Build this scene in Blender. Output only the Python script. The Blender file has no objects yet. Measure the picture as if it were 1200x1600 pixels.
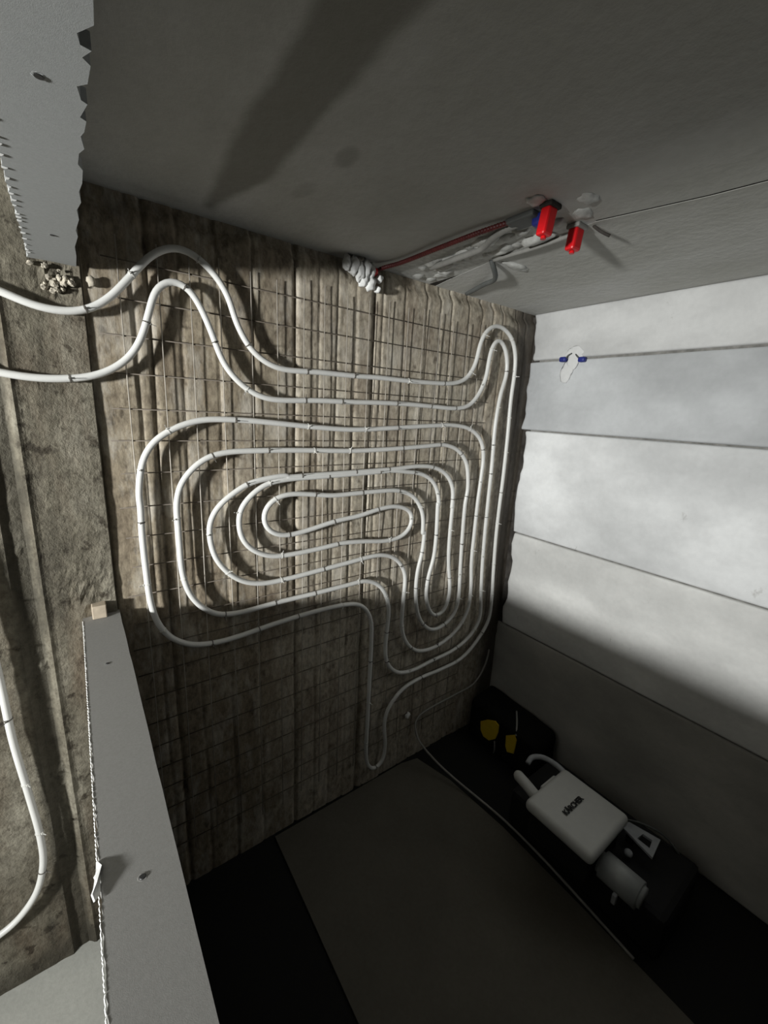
import bpy, bmesh, math, random
import numpy as np
from mathutils import Vector, Matrix, Euler

# ------------------------------------------------------------------ camera, world, light, exposure
SC = bpy.context.scene
COL = SC.collection
random.seed(4)

cam_data = bpy.data.cameras.new('camera')
cam = bpy.data.objects.new('camera', cam_data)
COL.objects.link(cam)
_right = Vector((0.80531029, -0.59076362, 0.04973622))
_up = Vector((0.09980758, 0.21779251, 0.9708784))
_fwd = Vector((0.58439181, 0.77689431, -0.23435324))
cam.matrix_world = Matrix(((_right.x, _up.x, -_fwd.x, -1.65575), (_right.y, _up.y, -_fwd.y, -1.18791),
                           (_right.z, _up.z, -_fwd.z, 1.55889), (0, 0, 0, 1)))
cam_data.sensor_fit = 'VERTICAL'
cam_data.sensor_height = 24.0
cam_data.lens = 24.0 * 648.85 / 1600.0
cam_data.clip_start = 0.02
SC.camera = cam

world = bpy.data.worlds.new('world')
SC.world = world
world.use_nodes = True
world.node_tree.nodes['Background'].inputs[0].default_value = (0.6, 0.65, 0.7, 1)
world.node_tree.nodes['Background'].inputs[1].default_value = 0.0

# a floodlight standing on the far side of the low partition
ld = bpy.data.lights.new('work_light', 'AREA')
ld.shape = 'DISK'
ld.size = 0.20
ld.energy = 38.0
ld.spread = math.radians(104)
ld.color = (0.985, 1.0, 0.985)
lamp = bpy.data.objects.new('work_light', ld)
COL.objects.link(lamp)
lamp.location = (-3.75, -1.1, 1.42)
lamp.rotation_euler = (Vector((-0.6, 0.05, 1.38)) - lamp.location).to_track_quat('-Z', 'Y').to_euler()

vs = SC.view_settings
vs.view_transform = 'Standard'
vs.look = 'None'
vs.gamma = 1.0
vs.use_curve_mapping = False
vs.exposure = 0.0
SC.cycles.diffuse_bounces = 2

# ------------------------------------------------------------------ helpers
def link(name, me, mat=None, parent=None):
    o = bpy.data.objects.new(name, me)
    COL.objects.link(o)
    if mat is not None:
        me.materials.append(mat)
    if parent is not None:
        o.parent = parent
    return o

def mesh(name, verts, faces, smooth=False):
    me = bpy.data.meshes.new(name)
    me.from_pydata([tuple(v) for v in verts], [], faces)
    me.update()
    if smooth:
        me.polygons.foreach_set('use_smooth', [True] * len(me.polygons))
    return me

def bm_mesh(name, bm, smooth=False):
    bmesh.ops.recalc_face_normals(bm, faces=bm.faces)
    me = bpy.data.meshes.new(name)
    bm.to_mesh(me)
    bm.free()
    if smooth:
        me.polygons.foreach_set('use_smooth', [True] * len(me.polygons))
    return me

def empty(name, loc=(0, 0, 0)):
    o = bpy.data.objects.new(name, None)
    COL.objects.link(o)
    o.location = loc
    o.empty_display_size = 0.05
    bpy.context.view_layer.update()
    return o

def tag(o, label, cat, group=None):
    o['label'] = label
    o['category'] = cat
    if group:
        o['group'] = group
    return o

def structure(o):
    o['kind'] = 'structure'
    return o

def box_bm(x0, x1, y0, y1, z0, z1, bevel=0.0, seg=2):
    bm = bmesh.new()
    bmesh.ops.create_cube(bm, size=1.0)
    for v in bm.verts:
        v.co = Vector(((x0 + x1) / 2 + v.co.x * (x1 - x0), (y0 + y1) / 2 + v.co.y * (y1 - y0), (z0 + z1) / 2 + v.co.z * (z1 - z0)))
    if bevel:
        bmesh.ops.bevel(bm, geom=list(bm.edges), offset=bevel, segments=seg, profile=0.5, affect='EDGES')
    return bm

def prism(outline, z0, z1):
    """outline in x, y (any orientation), extruded from z0 to z1"""
    n = len(outline)
    v = [(x, y, z0) for x, y in outline] + [(x, y, z1) for x, y in outline]
    f = [tuple(range(n)), tuple(range(2 * n - 1, n - 1, -1))]
    f += [(i, i + n, (i + 1) % n + n, (i + 1) % n) for i in range(n)]
    bm = bmesh.new()
    bv = [bm.verts.new(p) for p in v]
    for q in f:
        bm.faces.new([bv[i] for i in q])
    return bm

def spline(pts, step=0.01):
    p = np.array(pts, float)
    keep = [0]
    for i in range(1, len(p)):
        if np.linalg.norm(p[i] - p[keep[-1]]) > 0.004:
            keep.append(i)
    p = p[keep]
    p = np.vstack([2 * p[0] - p[1], p, 2 * p[-1] - p[-2]])
    out = []
    for i in range(1, len(p) - 2):
        p0, p1, p2, p3 = p[i - 1:i + 3]
        t0 = 0.0
        t1 = t0 + np.linalg.norm(p1 - p0) ** 0.5
        t2 = t1 + np.linalg.norm(p2 - p1) ** 0.5
        t3 = t2 + np.linalg.norm(p3 - p2) ** 0.5
        n = max(2, int(np.linalg.norm(p2 - p1) / step))
        for k in range(n):
            t = t1 + (t2 - t1) * k / n
            a1 = (t1 - t) / (t1 - t0) * p0 + (t - t0) / (t1 - t0) * p1
            a2 = (t2 - t) / (t2 - t1) * p1 + (t - t1) / (t2 - t1) * p2
            a3 = (t3 - t) / (t3 - t2) * p2 + (t - t2) / (t3 - t2) * p3
            b1 = (t2 - t) / (t2 - t0) * a1 + (t - t0) / (t2 - t0) * a2
            b2 = (t3 - t) / (t3 - t1) * a2 + (t - t1) / (t3 - t1) * a3
            out.append((t2 - t) / (t2 - t1) * b1 + (t - t1) / (t2 - t1) * b2)
    out.append(p[-2])
    return np.array(out)

def smooth_path(p, n=2):
    for _ in range(n):
        q = p.copy()
        q[1:-1] = 0.25 * p[:-2] + 0.5 * p[1:-1] + 0.25 * p[2:]
        p = q
    return p

def tube(path, r, sides=10, rfun=None):
    path = np.asarray(path, float)
    n = len(path)
    verts, faces = [], []
    tang = np.gradient(path, axis=0)
    tang /= np.linalg.norm(tang, axis=1)[:, None] + 1e-12
    ref = np.array((0, 1.0, 0)) if abs(tang[0][1]) < 0.9 else np.array((0, 0, 1.0))
    u = ref - tang[0] * (ref @ tang[0])
    u /= np.linalg.norm(u)
    for i in range(n):
        u = u - tang[i] * (u @ tang[i])
        u /= np.linalg.norm(u)
        w = np.cross(tang[i], u)
        rr = r if rfun is None else rfun(i, n) * r
        for k in range(sides):
            a = 2 * math.pi * k / sides
            verts.append(path[i] + rr * (math.cos(a) * u + math.sin(a) * w))
    for i in range(n - 1):
        for k in range(sides):
            a, b = i * sides + k, i * sides + (k + 1) % sides
            faces.append((a, b, b + sides, a + sides))
    faces.append(tuple(range(sides))[::-1])
    faces.append(tuple(range((n - 1) * sides, n * sides)))
    return verts, faces

_rng = np.random.RandomState(7)
_lat = _rng.rand(256, 256)
def vnoise(x, y):
    x = np.asarray(x, float); y = np.asarray(y, float)
    xi = np.floor(x).astype(int); yi = np.floor(y).astype(int)
    fx = x - xi; fy = y - yi
    fx = fx * fx * (3 - 2 * fx); fy = fy * fy * (3 - 2 * fy)
    g = lambda a, b: _lat[a % 256, b % 256]
    return ((g(xi, yi) * (1 - fx) + g(xi + 1, yi) * fx) * (1 - fy) + (g(xi, yi + 1) * (1 - fx) + g(xi + 1, yi + 1) * fx) * fy)
def fbm(x, y, o=4):
    s = 0.0; a = 0.5
    for i in range(o):
        s = s + a * vnoise(x * 2 ** i + 17 * i, y * 2 ** i + 31 * i); a *= 0.5
    return s - 0.47

def lump(name, centre, size, seed, rough=0.25, sub=3, smooth=True, freq=3.0):
    """an uneven closed lump"""
    bm = bmesh.new()
    bmesh.ops.create_icosphere(bm, subdivisions=sub, radius=1.0)
    from mathutils import noise
    for v in bm.verts:
        d = noise.noise(v.co * freq * 0.5 + Vector((seed * 3.1, seed * 1.7, 0))) + 0.5 * noise.noise(v.co * freq + Vector((0, seed * 2.3, seed)))
        v.co = v.co * (1 + rough * d)
        v.co = Vector((v.co.x * size[0], v.co.y * size[1], v.co.z * size[2])) + Vector(centre)
    return bm_mesh(name, bm, smooth)

# ------------------------------------------------------------------ materials
class N:
    def __init__(s, name, rough=0.8, spec=0.3):
        s.m = bpy.data.materials.new(name)
        s.m.use_nodes = True
        s.t = s.m.node_tree
        s.b = s.t.nodes['Principled BSDF']
        s.b.inputs['Roughness'].default_value = rough
        s.b.inputs['Specular IOR Level'].default_value = spec
        tc = s.t.nodes.new('ShaderNodeTexCoord')
        s.co = tc.outputs['Object']
    def map(s, scale, loc=(0, 0, 0)):
        n = s.t.nodes.new('ShaderNodeMapping')
        n.inputs['Scale'].default_value = scale
        n.inputs['Location'].default_value = loc
        s.t.links.new(s.co, n.inputs['Vector'])
        return n.outputs['Vector']
    def noise(s, scale, detail=4, rough=0.55, stretch=(1, 1, 1), loc=(0, 0, 0)):
        n = s.t.nodes.new('ShaderNodeTexNoise')
        n.inputs['Scale'].default_value = scale
        n.inputs['Detail'].default_value = detail
        n.inputs['Roughness'].default_value = rough
        s.t.links.new(s.map(stretch, loc), n.inputs['Vector'])
        return n.outputs['Fac']
    def ramp(s, fac, stops):
        n = s.t.nodes.new('ShaderNodeValToRGB')
        e = n.color_ramp.elements
        while len(e) < len(stops):
            e.new(0.5)
        for i, (p, c) in enumerate(stops):
            e[i].position = p
            e[i].color = (*c, 1) if len(c) == 3 else c
        s.t.links.new(fac, n.inputs['Fac'])
        return n.outputs['Color']
    def mix(s, fac, a, b, mode='MIX'):
        n = s.t.nodes.new('ShaderNodeMix')
        n.data_type = 'RGBA'
        n.blend_type = mode
        for sock, v in ((n.inputs[0], fac), (n.inputs[6], a), (n.inputs[7], b)):
            if isinstance(v, (int, float)):
                sock.default_value = v
            elif isinstance(v, tuple):
                sock.default_value = (*v, 1)
            else:
                s.t.links.new(v, sock)
        return n.outputs[2]
    def math(s, op, a, b=0.0, c=0.0):
        n = s.t.nodes.new('ShaderNodeMath')
        n.operation = op
        for sock, v in zip(n.inputs, (a, b, c)):
            if isinstance(v, (int, float)):
                sock.default_value = v
            else:
                s.t.links.new(v, sock)
        return n.outputs[0]
    def xyz(s):
        n = s.t.nodes.new('ShaderNodeSeparateXYZ')
        s.t.links.new(s.co, n.inputs[0])
        return n.outputs
    def smooth(s, v, lo, hi):
        n = s.t.nodes.new('ShaderNodeMapRange')
        n.interpolation_type = 'SMOOTHSTEP'
        n.inputs['From Min'].default_value = lo
        n.inputs['From Max'].default_value = hi
        s.t.links.new(v, n.inputs['Value'])
        return n.outputs['Result']
    def color(s, c):
        if isinstance(c, tuple):
            s.b.inputs['Base Color'].default_value = (*c, 1)
        else:
            s.t.links.new(c, s.b.inputs['Base Color'])
        return s
    def bump(s, h, strength=0.3, dist=0.002):
        n = s.t.nodes.new('ShaderNodeBump')
        n.inputs['Strength'].default_value = strength
        n.inputs['Distance'].default_value = dist
        s.t.links.new(h, n.inputs['Height'])
        s.t.links.new(n.outputs['Normal'], s.b.inputs['Normal'])
        return s

def plain(name, col, rough=0.6, spec=0.3, var=0.12, scale=40, bump=0.0):
    n = N(name, rough, spec)
    f = n.noise(scale)
    lo = tuple(c * (1 - var) for c in col); hi = tuple(min(1, c * (1 + var)) for c in col)
    n.color(n.ramp(f, [(0.3, lo), (0.7, hi)]))
    if bump:
        n.bump(n.noise(scale * 4), bump, 0.001)
    return n.m

def concrete_back():
    n = N('board_marked_concrete', 0.6, 0.4)
    streak = n.noise(14, 5, 0.6, (1.6, 1, 0.12))
    blot = n.noise(5, 6, 0.65, (1, 1, 0.7), (3, 0, 1))
    fine = n.noise(70, 4, 0.7, (1, 1, 0.5))
    c = n.ramp(streak, [(0.3, (0.25, 0.22, 0.175)), (0.5, (0.34, 0.31, 0.255)), (0.68, (0.47, 0.44, 0.375))])
    c2 = n.ramp(blot, [(0.3, (0.17, 0.13, 0.10)), (0.5, (0.33, 0.295, 0.24)), (0.7, (0.45, 0.43, 0.37))])
    c = n.mix(0.5, c, c2)
    f2 = n.ramp(fine, [(0.36, (0.5, 0.48, 0.46)), (0.62, (1.2, 1.2, 1.19))])
    c = n.mix(0.8, c, f2, 'MULTIPLY')
    x, y, z = n.xyz()
    # white laitance smear and rust stains
    pit = n.ramp(n.noise(28, 3, 0.6, (1, 1, 0.6), (8, 2, 5)), [(0.30, (0.25, 0.22, 0.2)), (0.40, (1, 1, 1))])
    c = n.mix(0.75, c, pit, 'MULTIPLY')
    rust = n.ramp(n.noise(6, 4, 0.6, (1.3, 1, 0.35), (11, 5, 2)), [(0.55, (0, 0, 0)), (0.75, (1, 1, 1))])
    c = n.mix(n.math('MULTIPLY', rust, 0.4), c, (0.19, 0.135, 0.10))
    # browner, dirtier zone towards the neighbouring room
    zone = n.math('ADD', x, n.math('MULTIPLY', n.math('SUBTRACT', n.noise(3.5, 5, 0.65), 0.5), 1.1))
    zone = n.math('SUBTRACT', 1.0, n.smooth(zone, -1.38, -0.95))
    c = n.mix(zone, c, (0.64, 0.605, 0.555), 'MULTIPLY')
    smear = n.ramp(n.noise(11, 6, 0.7, (1.4, 1, 0.45), (4, 9, 3)), [(0.50, (0, 0, 0)), (0.66, (1, 1, 1))])
    c = n.mix(n.math('MULTIPLY', smear, 0.5), c, (0.52, 0.50, 0.455))
    # bitumen plus pipe shade, put into the colour along the corner beside the block wall, and its dirty top edge
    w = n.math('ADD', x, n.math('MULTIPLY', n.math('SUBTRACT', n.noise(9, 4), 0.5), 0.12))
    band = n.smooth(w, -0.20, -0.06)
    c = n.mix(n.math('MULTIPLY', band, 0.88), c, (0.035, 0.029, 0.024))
    n.color(n.mix(1.0, c, (1.34, 1.31, 1.26), 'MULTIPLY'))
    h = n.math('ADD', n.math('MULTIPLY', fine, 0.6), n.math('MULTIPLY', streak, 0.7))
    n.bump(h, 0.45, 0.005)
    return n.m

def concrete_left():
    n = N('stained_concrete', 0.8, 0.3)
    blot = n.noise(6, 7, 0.65, (1.5, 1, 0.5))
    fine = n.noise(60, 5, 0.7)
    c = n.ramp(blot, [(0.32, (0.12, 0.11, 0.09)), (0.47, (0.27, 0.25, 0.205)), (0.58, (0.36, 0.34, 0.29)), (0.7, (0.50, 0.48, 0.42))])
    f2 = n.ramp(fine, [(0.33, (0.55, 0.53, 0.5)), (0.62, (1.15, 1.15, 1.12))])
    c = n.mix(0.85, c, f2, 'MULTIPLY')
    rust = n.ramp(n.noise(5, 5, 0.6, (1.6, 1, 0.4), (1, 5, 7)), [(0.5, (0, 0, 0)), (0.72, (1, 1, 1))])
    c = n.mix(n.math('MULTIPLY', rust, 0.5), c, (0.22, 0.15, 0.10))
    pit = n.ramp(n.noise(30, 3, 0.6, (1, 1, 1), (8, 2, 5)), [(0.31, (0.2, 0.17, 0.14)), (0.4, (1, 1, 1))])
    c = n.mix(0.8, c, pit, 'MULTIPLY')
    # dark vertical band along the recessed channel
    x, y, z = n.xyz()
    wob = n.math('MULTIPLY', n.math('SUBTRACT', n.noise(7, 4), 0.5), 0.05)
    w = n.math('ADD', x, wob)
    band = n.math('MULTIPLY', n.smooth(w, -1.815, -1.80), n.math('SUBTRACT', 1.0, n.smooth(w, -1.765, -1.752)))
    c = n.mix(n.math('MULTIPLY', band, 0.62), c, (0.055, 0.052, 0.04))
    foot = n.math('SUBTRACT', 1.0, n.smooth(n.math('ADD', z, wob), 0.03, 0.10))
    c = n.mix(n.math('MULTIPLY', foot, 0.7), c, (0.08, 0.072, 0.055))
    n.color(n.mix(1.0, c, (0.56, 0.54, 0.50), 'MULTIPLY'))
    n.bump(n.math('ADD', fine, n.math('MULTIPLY', blot, 1.2)), 0.8, 0.006)
    return n.m

def block_mat(name, base, seed):
    n = N(name, 0.75, 0.25)
    big = n.noise(2.6, 4, 0.55, (1, 1.0, 1.6), (seed * 3.3, seed, seed * 1.7))
    fine = n.noise(60, 4, 0.6)
    k = lambda f: tuple(b * f for b in base)
    c = n.ramp(big, [(0.35, k(0.80)), (0.5, k(0.95)), (0.66, k(1.16))])
    c = n.mix(0.25, c, n.ramp(fine, [(0.3, (0.85, 0.85, 0.85)), (0.7, (1.1, 1.1, 1.1))]), 'MULTIPLY')
    sp = n.ramp(n.noise(9, 5, 0.7, (1, 2.2, 1), (seed, 4, 2)), [(0.25, (0.55, 0.53, 0.5)), (0.34, (1, 1, 1))])
    c = n.mix(0.6, c, sp, 'MULTIPLY')
    n.color(c)
    n.bump(n.math('ADD', n.math('MULTIPLY', big, 2.0), n.math('MULTIPLY', fine, 0.12)), 0.5, 0.01)
    return n.m

def ceiling_mat():
    n = N('ceiling_plaster', 0.9, 0.2)
    big = n.noise(2.4, 5, 0.6, (1.4, 0.7, 1))
    fine = n.noise(45, 4, 0.6)
    c = n.ramp(big, [(0.3, (0.44, 0.435, 0.395)), (0.5, (0.52, 0.515, 0.48)), (0.7, (0.61, 0.605, 0.58))])
    c = n.mix(0.3, c, n.ramp(fine, [(0.3, (0.85, 0.85, 0.85)), (0.7, (1.08, 1.08, 1.08))]), 'MULTIPLY')
    x, y, z = n.xyz()
    # darker trowelled streak along a filled plank joint
    wob = n.math('MULTIPLY', n.math('SUBTRACT', n.noise(5, 3), 0.5), 0.045)
    w = n.math('ADD', x, wob)
    hw = n.math('ADD', n.math('MULTIPLY', n.smooth(y, -0.05, -0.30), 0.034), 0.012)     # the streak starts narrow at the wall
    a = n.math('ABSOLUTE', n.math('ADD', w, 1.340))
    b = n.math('SUBTRACT', 1.0, n.smooth(n.math('SUBTRACT', a, hw), -0.012, 0.014))
    b = n.math('MULTIPLY', b, n.math('SUBTRACT', 1.0, n.smooth(y, -0.06, -0.01)))
    for sx, sy, rx, ry, k in ((-1.205, -0.425, 0.022, 0.035, 0.6), (-1.22, -0.27, 0.02, 0.05, 0.35)):
        ex = n.math('DIVIDE', n.math('ADD', w, -sx), rx)
        ey = n.math('DIVIDE', n.math('ADD', n.math('ADD', y, wob), -sy), ry)
        e2 = n.math('ADD', n.math('MULTIPLY', ex, ex), n.math('MULTIPLY', ey, ey))
        b = n.math('MAXIMUM', b, n.math('MULTIPLY', n.math('SUBTRACT', 1.0, n.smooth(e2, 0.1, 1.4)), k))
    c = n.mix(n.math('MULTIPLY', b, 0.62), c, (0.15, 0.14, 0.11))
    n.color(c)
    n.bump(n.math('ADD', fine, n.math('MULTIPLY', big, 2.0)), 0.3, 0.006)
    return n.m

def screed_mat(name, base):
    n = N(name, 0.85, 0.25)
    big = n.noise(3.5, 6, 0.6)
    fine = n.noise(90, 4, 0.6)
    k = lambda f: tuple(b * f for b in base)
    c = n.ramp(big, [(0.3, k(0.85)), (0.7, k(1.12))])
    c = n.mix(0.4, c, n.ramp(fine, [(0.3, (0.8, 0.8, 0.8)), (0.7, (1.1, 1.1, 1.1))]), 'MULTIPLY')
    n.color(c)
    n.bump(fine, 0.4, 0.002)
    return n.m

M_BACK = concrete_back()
M_LEFT = concrete_left()
M_CEIL = ceiling_mat()
M_FLOOR = screed_mat('pale_screed', (0.46, 0.46, 0.42))
M_DARKFLOOR = screed_mat('near_black_floor', (0.010, 0.010, 0.009))  # near-black floor colour across the right bay
M_SHEET = screed_mat('grey_sheet', (0.115, 0.105, 0.085))
M_MORTAR = plain('dark_mortar', (0.05, 0.045, 0.04), 0.95, 0.1, 0.4, 30)
M_BOARD = plain('plasterboard_face', (0.37, 0.378, 0.372), 0.85, 0.2, 0.06, 300, 0.15)
M_BOARD2 = plain('plasterboard_face_grey', (0.27, 0.265, 0.252), 0.85, 0.2, 0.06, 300, 0.15)
M_PAPER = plain('torn_white_paper', (0.85, 0.85, 0.83), 0.9, 0.1, 0.05, 80)
M_PIPE = plain('white_plastic_pipe', (0.72, 0.715, 0.685), 0.35, 0.5, 0.04, 20)
M_TIE = plain('dark_tie_wire', (0.13, 0.12, 0.105), 0.5, 0.4)
M_CLEAR = plain('pale_plastic_tie', (0.62, 0.61, 0.57), 0.4, 0.5)
M_WIRE_LIT = plain('rusty_wire_lit_tone', (0.46, 0.42, 0.36), 0.55, 0.5, 0.35, 25)  # vertical wires: lit tone of the rusty steel put into the colour
M_WIREH_SHADED = plain('rusty_wire_shaded_tone', (0.13, 0.108, 0.085), 0.6, 0.4, 0.35, 25)  # horizontal wires: same rusty steel with shade put into the colour
M_CABLE = plain('grey_cable', (0.27, 0.26, 0.235), 0.5, 0.4)
M_RED = plain('red_plastic', (0.62, 0.008, 0.012), 0.4, 0.4, 0.08)
M_DKRED = plain('dark_red_conduit', (0.10, 0.016, 0.015), 0.5, 0.4, 0.3, 60)
M_BLUE = plain('blue_plastic', (0.02, 0.03, 0.20), 0.4, 0.4, 0.15)
M_GREYD = plain('dark_grey_conduit', (0.10, 0.105, 0.10), 0.6, 0.3)
M_GREY = plain('grey_conduit', (0.27, 0.265, 0.245), 0.6, 0.3)
M_FILLC = plain('grey_white_plaster', (0.56, 0.56, 0.53), 0.9, 0.1, 0.2, 50, 0.3)
M_JOINT = plain('grey_joint_mortar', (0.22, 0.215, 0.20), 0.95, 0.1, 0.3, 40)
M_FILL = plain('white_filler', (0.78, 0.78, 0.76), 0.9, 0.1, 0.06, 50, 0.3)
M_FILLC2 = plain('block_filler', (0.66, 0.66, 0.65), 0.9, 0.1, 0.04, 50, 0.2)
M_WOOD = plain('pale_wood', (0.50, 0.42, 0.32), 0.8, 0.2, 0.15, 60)
M_HOLE = plain('dark_screw_steel', (0.03, 0.03, 0.03), 0.5, 0.5)
M_STONE = plain('broken_mortar', (0.42, 0.38, 0.31), 0.9, 0.2, 0.5, 60, 0.4)
M_WHITE = plain('white_enclosure_plastic', (0.48, 0.48, 0.455), 0.45, 0.4, 0.03)
M_BLACK = plain('black_plastic', (0.012, 0.012, 0.012), 0.7, 0.2)
M_BLACKCLOTH = plain('black_fabric', (0.010, 0.010, 0.009), 0.95, 0.05)
M_YELLOW = plain('yellow_plastic', (0.62, 0.43, 0.02), 0.5, 0.4, 0.06)
M_TANK = plain('smoky_plastic_tank', (0.30, 0.31, 0.30), 0.4, 0.4, 0.1)
M_BRACKET = plain('grey_bracket', (0.30, 0.31, 0.32), 0.5, 0.4)

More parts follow.
